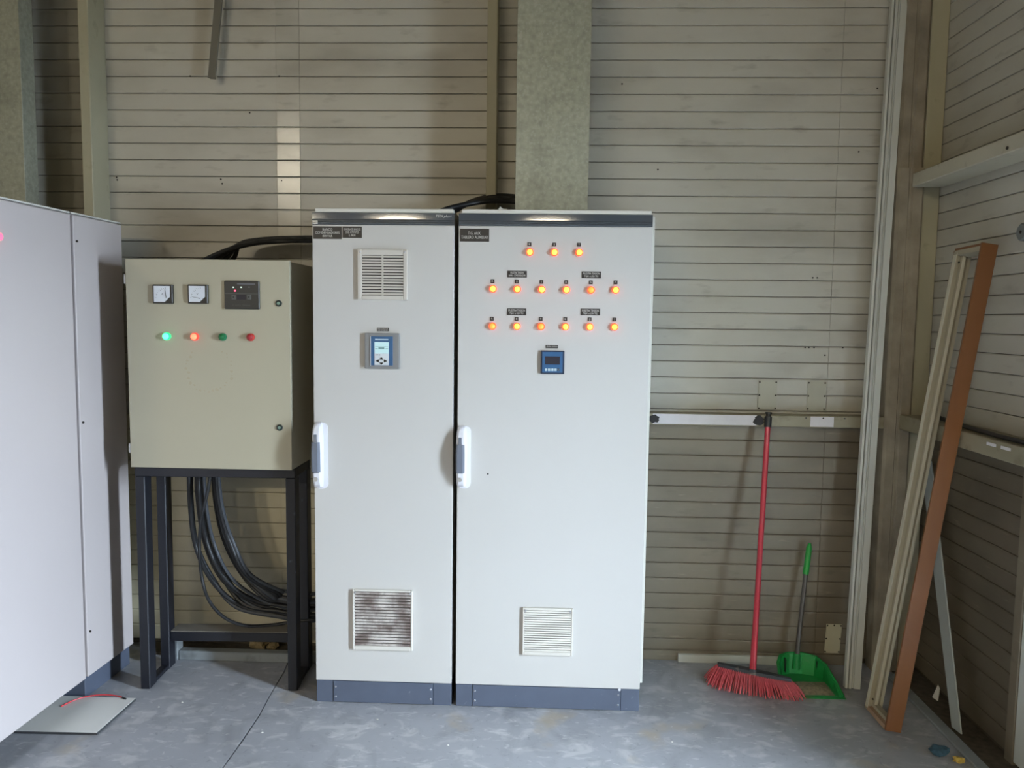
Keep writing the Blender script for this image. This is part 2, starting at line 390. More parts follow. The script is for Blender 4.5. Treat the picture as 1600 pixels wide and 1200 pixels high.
# hanging metal rod
rod = mb(); U = Vector((.0385, .0, .344)).normalized()
extr(rod, [(0, 0), (.034, 0), (.034, .004), (.030, .004), (.030, .022), (.004, .022), (.004, .004), (0, .004)], (-1.229, .47, 2.80), (1, 0, -.1), (0, 1, 0), U, 2.0)
tag(obj('hanging_channel', rod, 'post_dark'), 'dark metal channel hanging down the wall from above', 'channel')

# ================================================================ shared fittings
def screw_mesh(r, m):
    return finish_mesh('screw', tube(mb(), [(0, 0, 0), (0, -.0015, 0), (0, -.003, 0)], [r, r, r*.6], 10), m)
SCREW = screw_mesh(.0045, 'screw_zinc'); SCREWD = screw_mesh(.004, 'screw_dark')
def plate(name, p0, p1, y, txt, parent, m='plate_black', th=.0025, pad=(.86, .72)):
    (xa, za), (xb, zb) = at(*p0, y), at(*p1, y)
    pt = bx(name, xa, xb, y-th, y+.0005, zb, za, m, parent, .0004)
    if txt: lettering(txt, (xa+xb)/2, y-th-.0004, (za+zb)/2, (xb-xa)*pad[0], (za-zb)*pad[1], 'engraving', pt)
    return pt
def grille(p0, p1, y, n, parent, m, split=False, m2=None, label=None, top=.12, bot=.09, ms=None, sw=.085):
    (xa, za), (xb, zb) = at(*p0, y), at(*p1, y); W, H = xb-xa, za-zb; t = .014; s = W*sw
    bm = mb()
    zi0, zi1 = zb+H*bot, za-H*top
    for a in ((xa, xa+s, zb, za), (xb-s, xb, zb, za), (xa+s, xb-s, zb, zi0), (xa+s, xb-s, zi1, za)): box(bm, a[0], a[1], y-t, y+.0005, a[2], a[3], .0025)
    g = obj('vent_grille', bm, m, parent)
    if label: g['label'] = label
    bx('filter', xa+s, xb-s, y-.003, y+.0003, zi0, zi1, m2 or 'filter_dark', g)
    p = (zi1-zi0)/n; bm = mb(); L_ = xb-xa-2*s
    extr(bm, [(-.0137, -.31*p), (-.0120, .31*p), (-.0085, .31*p), (-.0085, -.31*p)], (-L_/2, 0, 0), (0, 1, 0), (0, 0, 1), (1, 0, 0), L_)
    sm = finish_mesh('slat', bm, ms or m)
    for k in range(n): link('slat', sm, ((xa+xb)/2, y, zi0 + p*(k+.5)), g)
    if split: bx('mullion', (xa+xb)/2-.003, (xa+xb)/2+.003, y-.0135, y-.002, zi0, zi1, m, g)
    for sx in (xa+.012, xb-.012): link('screw', SCREW, (sx, y-t, za-.012), g)
    return g
def rrect(cx, cy_, w_, h_, r, n=4):              # rounded rectangle outline
    out = []
    for qx, qy, a0 in ((1, 1, 0), (-1, 1, 90), (-1, -1, 180), (1, -1, 270)):
        for k in range(n+1):
            a = math.radians(a0 + 90*k/n); out.append((cx + qx*(w_/2-r) + r*math.cos(a), cy_ + qy*(h_/2-r) + r*math.sin(a)))
    return out
def door_handle(xc, y, z0, z1, parent):
    H = z1-z0
    bm = mb()
    extr(bm, rrect(xc+.010, (z0+z1)/2-.004, .056, H+.004, .022), (0, y-.006, 0), (1, 0, 0), (0, 0, 1), (0, 1, 0), .006)
    h = obj('handle', bm, 'handle_white', parent)
    prof = [(0, .006, .030), (.02, .022, .036), (.10, .036, .039), (.20, .042, .040), (.5, .047, .042), (.78, .047, .041), (.90, .040, .038), (.97, .024, .032), (1, .008, .024)]
    rings = []
    for t_, d_, w_ in prof:
        z = z0 + H*t_; hw = w_/2
        rings.append([(xc-hw, y-.004, z), (xc-hw, y-d_*.7, z), (xc-hw*.55, y-d_, z), (xc+hw*.55, y-d_, z), (xc+hw, y-d_*.7, z), (xc+hw, y-.004, z)])
    obj('grip_body', loft(mb(), rings), 'handle_white', h, True)
    lz0, lz1 = z0+H*.25, z0+H*.83; rings = []
    for t_, d_, w_ in ((0, .046, .036), (.03, .054, .037), (.5, .058, .038), (.80, .054, .036), (.805, .053, .020), (.98, .048, .019), (1, .046, .018)):
        z = lz0+(lz1-lz0)*t_; hw = w_/2
        rings.append([(xc-.003-hw, y-.03, z), (xc-.003-hw, y-d_+.012, z), (xc-.003-hw*.6, y-d_, z), (xc-.003+hw*.6, y-d_, z), (xc-.003+hw, y-d_+.012, z), (xc-.003+hw, y-.03, z)])
    obj('lever', loft(mb(), rings), 'lever_grey', h, True)
    obj('lock', tube(mb(), [(xc-.003, y-.04, z0+H*.15), (xc-.003, y-.0475, z0+H*.15)], .009, 14), 'silver', h)
    return h

# ================================================================ tall white cabinets
CD = .50
def tall_cabinet(name, x0, x1, label, seam):
    c = thing(name, ((x0+x1)/2, CD/2, 0), label, 'electrical cabinet')
    bx('body', x0+.004, x1-.004, .022, CD, .1, 2.128, 'cabinet_white', c, .003)
    bx('seal', x0+.010, x1-.010, .016, .0225, .11, 2.11, 'seal_black', c)
    # door skin with rounded edges
    bx('door', x0+.002, x1-.002, 0, .0165, .101, 2.0655, 'cabinet_white', c, .0025, 2)
    # top cap strip and glossy slate trim
    bx('top_cap', x0+.014, x1-.006, .002, .05, 2.116, 2.133, 'cabinet_edge', c, .002)
    n = 10; prof = [(.018, 2.0665), (.001, 2.0665), (-.001, 2.069), (-.001, 2.0745), (.0012, 2.0755), (.0012, 2.077), (-.001, 2.078), (-.001, 2.0825), (.0012, 2.0835), (.0012, 2.085), (-.0015, 2.086)]
    for k in range(n+1):
        s = k/n; prof.append((-.0015 + .027*(.053*s + .006*s*s), 2.088 + .027*s))
    prof += [(.018, 2.1155)]
    bm = mb(); extr(bm, prof, (x0+.002, 0, 0), (0, 1, 0), (0, 0, 1), (1, 0, 0), x1-x0-.004)
    tr = obj('top_trim', bm, 'trim_slate', c, True)
    # plinth: two corner blocks and a front cover
    bx('plinth_corner', x0+.003, seam[0]-.001, .004, .09, 0, .0985, 'plinth_slate', c, .002)
    bx('plinth_corner', seam[1]+.001, x1-.003, .004, .09, 0, .0985, 'plinth_slate', c, .002)
    bx('plinth_corner', x0+.003, x0+.08, CD-.09, CD-.005, 0, .0985, 'plinth_slate', c, .002)
    bx('plinth_corner', x1-.08, x1-.003, CD-.09, CD-.005, 0, .0985, 'plinth_slate', c, .002)
    pf = bx('plinth_cover', seam[0], seam[1], .001, .012, .003, .098, 'plinth_slate', c, .0015)
    for sx in (seam[0]+.010, seam[1]-.010):
        for sz in (.028, .072): link('screw', SCREW, (sx, .001, sz), pf)
    return c, tr
cl, trl = tall_cabinet('electrical_cabinet', -.600, -.002, 'narrower tall white cabinet with two vents and dirty lower grille', (-.522, -.085))
cr_, trr = tall_cabinet('electrical_cabinet', .012, .812, 'wider tall white cabinet with rows of lit amber lamps', (.088, .728))
bx('side_panel', .8085, .824, .03, CD-.01, .115, 2.112, 'cabinet_edge', cr_, .002)
# --- left cabinet fittings
lettering('TEDI plus+', at(693.5, 338, 0)[0], -.0016, 2.1015, .066, .013, 'engraving', trl, .25)
for zz in (2.079, 2.071): bx('badge', -.5965, -.574, -.003, .003, zz-.0035, zz+.0025, 'silver', trl, .0008)
plate('nameplate', (489.75, 353.6), (534, 373.6), 0, 'BANCO\nCONDENSADORES\n80KVAR', cl)
plate('nameplate', (535.4, 354), (565.6, 372), 0, 'MANIOBRA DEL BANCO DE\nCOND. AUTOMATICO\nEL. 80KVAR', cl)
grille((559.3, 389.3), (637.3, 469.2), 0, 14, cl, 'grille_beige', True)
plate('nameplate', (589.2, 512), (607.9, 517.6), 0, 'REGULADOR\nDE COSENO', cl)
def pbox(name, p0, p1, y0, y1, m, parent, bev=0., ref=0):
    (xa, za), (xb, zb) = at(*p0, ref), at(*p1, ref)
    return bx(name, xa, xb, y0, y1, zb, za, m, parent, bev)
reg = pbox('power_factor_controller', (571, 520.2), (625, 576.2), -.016, .0005, 'meter_grey', cl, .002)
reg['label'] = 'grey controller with blue front and lit display'
pbox('front_panel', (580.6, 525.2), (615, 571), -.019, -.0155, 'meter_blue', reg, .001)
pbox('side_strip', (579.8, 525.2), (580.9, 571), -.0192, -.0155, 'engraving', reg)
pbox('lower_panel', (586.7, 552), (609, 570.4), -.0200, -.0185, 'panel_white', reg)
lcd = pbox('display', (586.7, 534), (609, 552.3), -.0202, -.0185, 'lcd_lit', reg)
bm = mb()
for a in ((588, 541, 608, 541.6), (593, 542.4, 602, 545.2), (588, 544.2, 592, 545.2), (604, 544.2, 608, 545.2), (589, 551.2, 607, 551.7)):
    (xa, za), (xb, zb) = at(a[0], a[1], 0), at(a[2], a[3], 0); box(bm, xa, xb, -.0206, -.0200, zb, za)
obj('display_print', bm, 'lcd_mark', reg)
pbox('print_bar', (587.6, 529.3), (608, 531.2), -.0194, -.0185, 'key_pale', reg)
x_, z_ = at(592, 554, 0); lettering('COS 98', x_, -.0204, z_, .020, .0045, 'key_dark', reg)
kx, kz = at(597.6, 563.6, 0)
for dx, dz in ((0, .0105), (0, -.0105), (.0165, 0), (-.0165, 0)):
    bm = mb(); wv = .0085 if dz else .006; hv = .0042 if dz else .0062
    sgn = 1 if (dz > 0 or dx > 0) else -1
    tri = [(-wv, -hv*sgn), (wv, -hv*sgn), (wv*.25, hv*sgn), (-wv*.25, hv*sgn)] if dz else [(-wv*sgn, -hv), (-wv*sgn, hv), (wv*sgn, hv*.25), (wv*sgn, -hv*.25)]
    extr(bm, [(kx+dx+a, kz+dz+b) for a, b in tri], (0, -.0218, 0), (1, 0, 0), (0, 0, 1), (0, 1, 0), .002)
    obj('key', bm, 'key_dark', reg)
grille((551.5, 919.6), (645.4, 1015.8), 0, 18, cl, 'grille_white', False, 'grille_dark', 'soot stained lower grille', .03, .07, 'grille_dirty', .035)
za_, zb_ = at(497, 659, 0)[1], at(497, 761, 0)[1]
door_handle(-.576, 0, zb_, za_, cl)
# --- right cabinet fittings
plate('nameplate', (719.1, 357.4), (764.2, 377.7), 0, 'T.G. AUX.\nTABLERO AUXILIAR', cr_, pad=(.92, .55))
for p0, p1, tx in (((793, 423), (823.2, 433.7), 'MUESTRA TENSION\nBARRA CONDENSADOR'), ((908.9, 424.1), (939, 435), 'MUESTRA TENSION\nTGA1 x LGA TR1'),
                   ((792.4, 481.7), (822.2, 492.7), 'MUESTRA TENSION\nTGA1 x LGA TR1'), ((907.2, 482.1), (937.4, 492.9), 'MUESTRA TENSION\nTGA1 x LGA TR2')):
    plate('nameplate', p0, p1, 0, tx, cr_)
# pilot lamps, local -y is outwards
bm = mb(); tube(bm, [(0, .002, 0), (0, -.012, 0), (0, -.015, 0)], [.0155, .0155, .0135], 20); BODY = finish_mesh('pilot_lamp', bm, 'lamp_red_body', True)
def dome(r, d, m, y0):
    bm = mb(); pts = []; rr = []
    for k in range(6):
        a = math.pi/2*k/5.3; pts.append((0, y0-d*math.sin(a), 0)); rr.append(r*math.cos(a))
    tube(bm, pts, rr, 18); return finish_mesh('lens', bm, m, True)
LA, LO = dome(.0115, .011, 'lamp_lens_amber', -.0145), dome(.0115, .011, 'lamp_lens_orange', -.0145)
rows = [[(827.9, 393.5), (866.6, 393.9), (905.3, 394.1)],
        [(770.1, 451.1), (808.1, 451.7), (846.6, 452.2), (885.3, 452.6), (923.8, 453), (962.4, 453)],
        [(769.3, 509.7), (807.7, 510), (845.5, 510.2), (883.9, 510.6), (921.9, 510.8), (960.5, 511)]]
dim = {(2, 0), (2, 2), (1, 4)}
for ri, row in enumerate(rows):
    for ci, (u, v) in enumerate(row):
        x, z = at(u, v, -.02)
        b = link('pilot_lamp', BODY, (x, 0, z), cr_)
        link('lens', LO if (ri, ci) in dim else LA, (x, 0, z), b)
        tx, tz = at(u-.6, v-11.7, 0)
        sq = bx('phase_plate', tx-.0078, tx+.0078, -.0022, .0004, tz-.0078, tz+.0078, 'plate_black', cr_, .0003)
        lettering('RST'[ci % 3], tx, -.0026, tz, .0058, .0075, 'engraving', sq)
plate('nameplate', (852.6, 539), (871.9, 544.2), 0, 'CENTRAL DE MEDIDA', cr_, pad=(.88, .45))
mt = pbox('power_meter', (845, 547.4), (881.3, 584.1), -.014, .0005, 'meter_frame_navy', cr_, .002)
mt['label'] = 'square blue meter with dark display'
pbox('front_panel', (847.3, 549.2), (878.7, 582), -.0162, -.0135, 'meter_blue', mt, .001)
pbox('display', (851.8, 556.3), (874.7, 569.3), -.0168, -.0155, 'lcd_off', mt)
for k, u in enumerate((853.2, 857.9, 863.0, 867.8, 872.4)):
    pbox('key', (u-1.8, 575.3), (u+1.8, 579.3), -.0178, -.0155, 'key_pale' if k < 4 else 'meter_frame_navy', mt, .0006)
x_, z_ = at(872.4, 577.3, 0); lettering('U', x_, -.0182, z_, .006, .007, 'key_pale', mt)
za_, zb_ = at(721, 665, 0)[1], at(721, 760.5, 0)[1]
door_handle(.034, 0, zb_, za_, cr_)
grille((816.8, 948), (894, 1023.9), 0, 18, cr_, 'grille_white', False, None, None, .05, .08, None, .035)
x_, z_ = at(762.3, 740.5, 0); obj('plug_hole', tube(mb(), [(x_, .001, z_), (x_, -.001, z_)], .0038, 10), 'seal_black', cr_)
x_, z_ = at(968, 1074, 0); obj('stopper', tube(mb(), [(x_, .01, .098), (x_, -.003, .098)], .006, 10), 'handle_white', cr_)

# ================================================================ beige control box on its stand
BX0, BX1, BY0, BY1, BZ0, BZ1 = -1.424, -.711, .05, .40, 1.014, 1.920
cb = thing('control_box', ((BX0+BX1)/2, .22, BZ0), 'beige wall style control box with two dial meters and four buttons', 'control box')
bx('body', BX0+.002, BX1-.002, BY0+.022, BY1, BZ0, BZ1-.004, 'box_beige', cb, .004)
bx('door', BX0, BX1, BY0, BY0+.0195, BZ0+.002, BZ1, 'box_beige', cb, .0025, 2)
bx('seal', BX0+.012, BX1-.012, BY0+.019, BY0+.0225, BZ0+.014, BZ1-.014, 'seal_black', cb)
for v in (436, 700):
    x_, z_ = at(196, v, BY0); obj('hinge', tube(mb(), [(BX0-.004, BY0+.006, z_-.02), (BX0-.004, BY0+.006, z_+.02)], .006, 10), 'silver', cb)
def dial(p0, p1, label, needle, let):
    m_ = pbox('dial_meter', p0, p1, BY0-.014, BY0+.0005, 'meter_black', cb, .002, BY0); m_['label'] = label
    (xa, za), (xb, zb) = at(*p0, BY0), at(*p1, BY0); W = xb-xa; H = za-zb; y = BY0-.0146
    bm = mb(); extr(bm, [(xa+W*.07, zb+H*.08), (xa+W*.60, zb+H*.08), (xa+W*.88, zb+H*.36), (xa+W*.88, za-H*.08), (xa+W*.07, za-H*.08)], (0, y, 0), (1, 0, 0), (0, 0, 1), (0, 1, 0), .0012)
    obj('dial_face', bm, 'dial_white', m_)
    px, pz = xa+W*.70, zb+H*.25; a = math.radians(needle); ln = W*.5
    bm = mb(); d = Vector((math.cos(a), 0, math.sin(a))); nrm = Vector((-d.z, 0, d.x))
    s = Vector((px, y-.0012, pz)) + d*ln*.12; e = Vector((px, y-.0012, pz)) + d*ln
    extr(bm, [(0, -.0011), (ln*.85, -.0005), (ln*.85, .0005), (0, .0011)], s, d, nrm, (0, -1, 0), .0006); obj('needle', bm, 'key_dark', m_)
    bm = mb()
    for k in range(9):
        b = math.radians(95 + 80*k/8); r0, r1 = W*.50, W*(.57 if k % 2 == 0 else .54)
        q = Vector((math.cos(b), 0, math.sin(b))); n2 = Vector((-q.z, 0, q.x))
        extr(bm, [(0, -.0005), (r1-r0, -.0005), (r1-r0, .0005), (0, .0005)], Vector((px, y-.0003, pz)) + q*r0, q, n2, (0, -1, 0), .0003)
    obj('scale_marks', bm, 'key_dark', m_)
    lettering(let, xa+W*.5, y-.0006, zb+H*.5, .008, .009, 'lever_grey', m_)
    return m_
dial((240.4, 444.6), (272, 474.6), 'dial meter with needle at the right', 97, 'A')
dial((295, 444.6), (326.6, 474.6), 'dial meter with needle lying low', 168, 'V')
ct = pbox('genset_controller', (351.2, 438.6), (406.6, 483.4), BY0-.010, BY0+.0005, 'controller_black', cb, .003, BY0)
ct['label'] = 'black controller panel with small indicator lights'
def cbits(rects, name, m, d=.0106):
    bm = mb()
    for a in rects:
        (xa, za), (xb, zb) = at(a[0], a[1], BY0), at(a[2], a[3], BY0); box(bm, xa, xb, BY0-d, BY0-.0095, zb, za)
    return obj(name, bm, m, ct)
cbits([(352.5, 458.2, 404, 459.8)], 'divider', 'controller_grey')
cbits([(371.5, 460.5, 385.5, 468.5)], 'display', 'lcd_off', .0104)
cbits([(372, 443.1, 400, 444.9)], 'print_bar', 'lever_grey')
x_, z_ = at(379, 477, BY0); lettering('0   AUTO   MANUAL', x_, BY0-.0104, z_, .078, .006, 'controller_grey', ct)
for u in (366.5, 390.5):
    pbox('key', (u-3.2, 461), (u+3.2, 468.3), BY0-.0116, BY0-.0095, 'controller_grey', ct, .0006, BY0)
    x_, z_ = at(u, 464.4, BY0); obj('key_cap', tube(mb(), [(x_, BY0-.0110, z_), (x_, BY0-.0124, z_)], .0038, 10), 'key_dark', ct)
for u in (366, 378.2): pbox('indicator', (u-1.1, 448), (u+1.1, 450.2), BY0-.0112, BY0-.0095, 'led_white', ct, 0, BY0)
pbox('indicator', (389.5, 447.8), (391.5, 450), BY0-.0112, BY0-.0095, 'controller_grey', ct, 0, BY0)
x_, z_ = at(368.8, 454.4, BY0); obj('indicator', tube(mb(), [(x_, BY0-.0095, z_), (x_, BY0-.0118, z_)], .0036, 10), 'led_red', ct)
for (u, v), mc, ml, lab in (((258, 525.6), 'collar_green', 'lens_green_lit', 'lit green lamp'), ((302, 526.2), 'collar_red', 'lens_red_lit', 'lit red lamp'),
                            ((345.6, 526.6), 'collar_green', 'lens_green_off', 'dark green button'), ((389.6, 527), 'collar_red', 'lens_red_off', 'dark red button')):
    x, z = at(u, v, BY0-.02)
    bm = mb(); tube(bm, [(x, BY0+.001, z), (x, BY0-.012, z), (x, BY0-.015, z)], [.0165, .0165, .0145], 20)
    b = obj('pilot_lamp', bm, mc if 'lit' not in ml else ('ring_green_lit' if 'green' in ml else 'ring_red_lit'), cb, True); b['label'] = lab
    link('lens', dome(.0135, .011, ml, -.0145), (x, BY0, z), b)
for u, v in ((435.8, 474), (437.3, 668)):
    x, z = at(u, v, BY0)
    b = obj('lock', tube(mb(), [(x, BY0+.001, z), (x, BY0-.005, z), (x, BY0-.007, z)], [.0135, .0135, .011], 20), 'lock_dark', cb, True)
    obj('lock_core', tube(mb(), [(x, BY0-.006, z), (x, BY0-.0085, z)], .0065, 12), 'lock_core', b)
# round sticker residue
x_, z_ = at(327, 577, BY0); bm = mb()
for k in range(26):
    a = math.pi*(.75 + 1.55*k/25) + random.uniform(-.05, .05); r = .098 + random.uniform(-.006, .006)
    s = random.uniform(.004, .010)
    ring = [(x_ + r*math.cos(a) + s*math.cos(2*math.pi*j/7)*random.uniform(.5, 1.2), z_ + r*math.sin(a) + s*.8*math.sin(2*math.pi*j/7)*random.uniform(.5, 1.2)) for j in range(7)]
    extr(bm, ring, (0, BY0-.0003, 0), (1, 0, 0), (0, 0, 1), (0, 1, 0), .0006)
rs = obj('sticker_residue', bm, 'residue', cb); rs['label'] = 'faint round sticker residue'
# stand
SX0, SX1, SY0, SY1 = -1.421, -.716, .078, .345; Tq = .042
st = thing('steel_stand', ((SX0+SX1)/2, .21, 0), 'dark navy steel stand carrying the beige control box', 'stand')
def sq(name, x0, x1, y0, y1, z0, z1, m='stand_navy'): return bx(name, x0, x1, y0, y1, z0, z1, m, st, .003)
for x0 in (SX0, SX1-Tq):
    for y0 in (SY0, SY1-.066): sq('leg', x0, x0+Tq, y0, y0+.066, 0, .972)
    sq('side_rail', x0+.001, x0+Tq-.001, SY0+Tq, SY1-Tq, .972, 1.013)
    sq('foot_bar', x0+.002, x0+Tq-.002, SY0+.066, SY1-.066, .002, .022)
for y0 in (SY0, SY1-Tq): sq('top_rail', SX0, SX1, y0, y0+Tq, .972, 1.0135)
rr_ = sq('rear_rail', SX0+Tq, SX1-Tq, SY1-Tq-.01, SY1+.04, .132, .178)
bx('dust', SX0+Tq+.002, SX1-Tq-.002, SY1-Tq-.008, SY1+.038, .178, .1815, 'stand_dust', rr_)
st.rotation_euler.z = math.radians(2.2)
# hanging cables under the box
CG = 'cables hanging under the control box'
labs = ['lying outermost of the bundle', 'second from the outside of the bundle']
specs = []
for k in range(13):
    t_ = k/12
    x0 = -1.262 + .150*t_ + random.uniform(-.004, .004); y0 = .20 + .10*random.random()
    zl = .235 + .115*t_ + random.uniform(-.012, .012); r = random.choice((.0095, .011, .0085))
    pts = [(x0, y0, 1.012), (x0-.004+.02*t_, y0+.01, .80), (x0+.012+.05*t_, y0+.02, .60+.03*t_), (x0+.085+.05*t_, y0+.03, .43+.05*t_), (x0+.20+.06*t_, .29+.02*t_, .305+.075*t_), (-.86, .31+.02*t_, zl+.015), (-.745, .325, zl-.008+.01*t_), (-.603, .335, zl+.01)]
    specs.append((pts, r))
specs.append(([(-1.118, .17, 1.012), (-1.135, .17, .90), (-1.175, .175, .74), (-1.186, .18, .60), (-1.178, .185, .47), (-1.15, .19, .37), (-1.09, .21, .285), (-1.0, .23, .240), (-.90, .26, .232), (-.80, .285, .240), (-.70, .30, .25), (-.603, .32, .25)], .0075))
for k, (pts, r) in enumerate(specs):
    o = obj('power_cable', tube(mb(), spline(pts, 7), r, 9), 'cable_black' if k % 3 else 'cable_grey', None, True)
    OR = 'leftmost second third fourth fifth sixth seventh eighth ninth tenth eleventh twelfth rightmost'.split()
    if k == len(specs)-1: tag(o, 'thin dark cable looping lowest beneath the hanging bundle', 'cable', CG)
    else: tag(o, (OR[k] + ' thick dark cable' + ('' if k in (0, 12) else ' from the left') + ' in the bundle hanging below the control box'), 'cable', CG)
# cables leaving the top of the box
for k in range(4):
    y = .30+.03*k; dz = .012*k; LB = ('lowest and nearest', 'second lowest', 'second highest', 'highest and rearmost')[k]
    pts = [(-1.22+.03*k, y, 1.918), (-1.15+.02*k, y+.01, 1.955), (-1.06, y+.02, 1.992+dz*.8), (-.95, y+.03, 2.018+dz*.7), (-.82, y+.03, 2.028+dz*.6), (-.70, y+.03, 2.030+dz*.6), (-.598, y+.03, 2.026+dz*.5)]
    tag(obj('power_cable', tube(mb(), spline(pts, 7), .0115, 9), 'cable_black', None, True), LB + ' black cable arching from control box top to narrow white cabinet', 'cable', 'cables over the control box')
for k in range(5):
    y = .22+.035*k; dz = .010*k; LB = ('nearest and lowest', 'second nearest', 'middle', 'second rearmost', 'rearmost and highest')[k]
    pts = [(-.135+.012*k, y, 2.131), (-.06, y+.01, 2.165), (.03, .30+.03*k, 2.198+dz*.7), (.13, .33+.03*k, 2.216+dz), (.24, .34+.03*k, 2.214+dz), (.36, .33+.025*k, 2.19+dz), (.46, .32+.025*k, 2.131)]
    tag(obj('power_cable', tube(mb(), spline(pts, 7), .012, 9), 'cable_black', None, True), LB + ' black cable arching over the tops of the white cabinets', 'cable', 'cables over the white cabinets')
# plastic scrap on the cabinet
bm = mb(); x_, z_ = at(783, 324, .12)
pts = [(-.05, 0), (-.03, .010), (-.015, .014), (-.004, .030), (.010, .020), (.024, .022), (.034, .008), (.05, 0)]
extr(bm, pts, (x_, .12, 2.131), (1, .2, 0), (0, 0, 1), (0, 1, 0), .02)
tag(obj('plastic_scrap', bm, 'paper_white', None), 'crumpled white plastic scrap on top of the wide white cabinet', 'scrap')

# ================================================================ pinkish cabinets at the left (seen side on)
def side_cabinet(name, x0, x1, y0, y1, label, plinth, rz, org):
    c = thing(name, (org[0], org[1], 0), label, 'electrical cabinet')
    bx('body', x0, x1-.02, y0+.003, y1-.003, .10, 2.098, 'cabinet_white_dull', c, .003)
    bx('door', x1-.0165, x1, y0+.006, y1-.004, .102, 2.092, 'cabinet_white_dull', c, .005, 3)
    bx('seal', x1-.0205, x1-.016, y0+.016, y1-.014, .115, 2.08, 'seal_black', c)
    bx('roof', x0, x1-.004, y0+.002, y1-.002, 2.0965, 2.104, 'cabinet_edge', c, .002)
    if plinth: bx('plinth', x0+.02, x1-.022, y0+.012, y1-.004, 0, .10, 'plinth_slate', c, .002)
    else:
        for a in (y0+.1, y1-.2): bx('foot', x0+.04, x1-.22, a, a+.08, 0, .10, 'plinth_slate', c, .002)
    c.rotation_euler.z = rz; return c
RZ = math.radians(-2.0)
cA = side_cabinet('electrical_cabinet', -1.93, -1.590, -1.10, -.052, 'nearest pinkish white cabinet cut by the left picture edge', False, RZ, (-1.59, -.05))
cB = side_cabinet('electrical_cabinet', -1.93, -1.590, -.046, .315, 'slim pinkish white cabinet panel beside the dark navy stand', True, RZ, (-1.59, -.05))
for z in (1.985, 1.22, .30):
    o = obj('screw', tube(mb(), [(-1.590, -.022, z), (-1.585, -.022, z)], .005, 8), 'screw_dark', cB)
o = obj('pilot_lamp', tube(mb(), [(-1.592, -.482, 1.955), (-1.572, -.482, 1.955)], .013, 14), 'led_red', cA)

# ================================================================ wall fittings
def cover(x0, x1, z0, z1, m, label, ns, skew=0.):
    p = thing('cover_plate', ((x0+x1)/2, WY, z0), label, 'cover plate')
    bm = mb(); extr(bm, [(x0, z0), (x1, z0), (x1+skew, z1), (x0+skew, z1)], (0, WY-.006, 0), (1, 0, 0), (0, 0, 1), (0, 1, 0), .003)
    obj('plate', bm, m, p)
    for fx, fz in ns: link('screw', SCREWD, (x0 + (x1-x0)*fx + skew*fz, WY-.006, z0+(z1-z0)*fz), p)
    return p
six = [(.06, .05), (.94, .05), (.06, .5), (.94, .5), (.06, .95), (.94, .95), (.5, .96)]
cover(1.787, 1.862, .055, .203, 'cover_plate', 'pale cover plate low on the wall behind the dustpan', six, .006)
cover(1.414, 1.503, 1.262, 1.403, 'cover_plate_faint', 'faint grey cover plate on the wall above the broom handle', six[:6])
cover(1.648, 1.736, 1.262, 1.403, 'cover_plate_faint', 'faint grey cover plate on the wall left of the aluminium profiles', six[:6])
for u, v in ((1270, 434), (1277, 434), (1258, 543), (1264, 543), (1272, 543), (1317, 543), (1289, 555), (182, 277), (183, 281), (345, 280), (347, 287), (440, 282), (390, 176), (297, 119), (436, 119), (1371, 138), (1342, 237), (1028, 265), (972, 131)):
    x_, z_ = at(u, v, WY-.002); link('rivet', SCREWD, (x_, WY-.0005, z_), wb)
# conduit fittings at the right edge
o = thing('conduit_box', (2.19, -.206, 2.0), 'small round grey conduit box on the right wall at picture edge', 'conduit box')
obj('housing', tube(mb(), [(2.20, -.206, 2.035), (2.165, -.206, 2.035), (2.16, -.206, 2.035)], [.034, .034, .028], 20), 'conduit_grey', o, True)
obj('lid_screw', tube(mb(), [(2.161, -.206, 2.035), (2.157, -.206, 2.035)], .006, 8), 'screw_dark', o)
tag(bx('junction_box', 2.15, 2.20, -.36, -.232, 2.41, 2.50, 'seal_black', None, .006), 'dark junction box high on the right wall at picture edge', 'junction box')
# black cable lying on the lower right rail
pts = [(2.15, .30, 1.269), (2.12, .12, 1.269), (2.10, -.05, 1.269), (2.09, -.2, 1.269), (2.085, -.35, 1.269), (2.10, -.6, 1.269)]
tag(obj('rail_cable', tube(mb(), spline(pts, 6), .0095, 8), 'cable_black', None, True), 'black cable lying along the lower rail of the right wall', 'cable')

# ================================================================ leaning aluminium profiles
def lean_profile(bot, top, label, poly, strips):
    bot, top = Vector(bot), Vector(top); U = (top-bot); Ln = U.length; U.normalize()
    A = Vector((1, 0, 0)); A = (A-U*A.dot(U)).normalized(); B = U.cross(A) * -1
    if B.y < 0: B = -B
    p = thing('aluminium_profile', bot, label, 'profile', 'white aluminium profiles in the corner')
    bm = mb(); extr(bm, poly, bot, A, B, U, Ln); obj('bar', bm, 'alu_white', p)
    for a in strips:
        bm = mb(); extr(bm, [(a-.0022, .0095), (a+.0022, .0095), (a+.0022, .012), (a-.0022, .012)], bot, A, B, U, Ln)
        obj('seal_strip', bm, 'alu_groove', p)
    return p
lean_profile((1.791, .268, .004), (1.942, .500, 3.30), 'grooved white aluminium profile leaning in the corner, left of the plain one',
             [(0, .003), (.0090, 0), (.0095, .012), (.0150, .012), (.0155, 0), (.027, .0), (.028, .030), (0, .030)], (.01225,))
lean_profile((1.8235, .266, .004), (1.9745, .498, 3.30), 'plain wide white aluminium profile leaning in the corner beside the concrete column',
             [(0, .010), (.0045, .010), (.005, 0), (.034, 0), (.034, .030), (0, .030)], ())

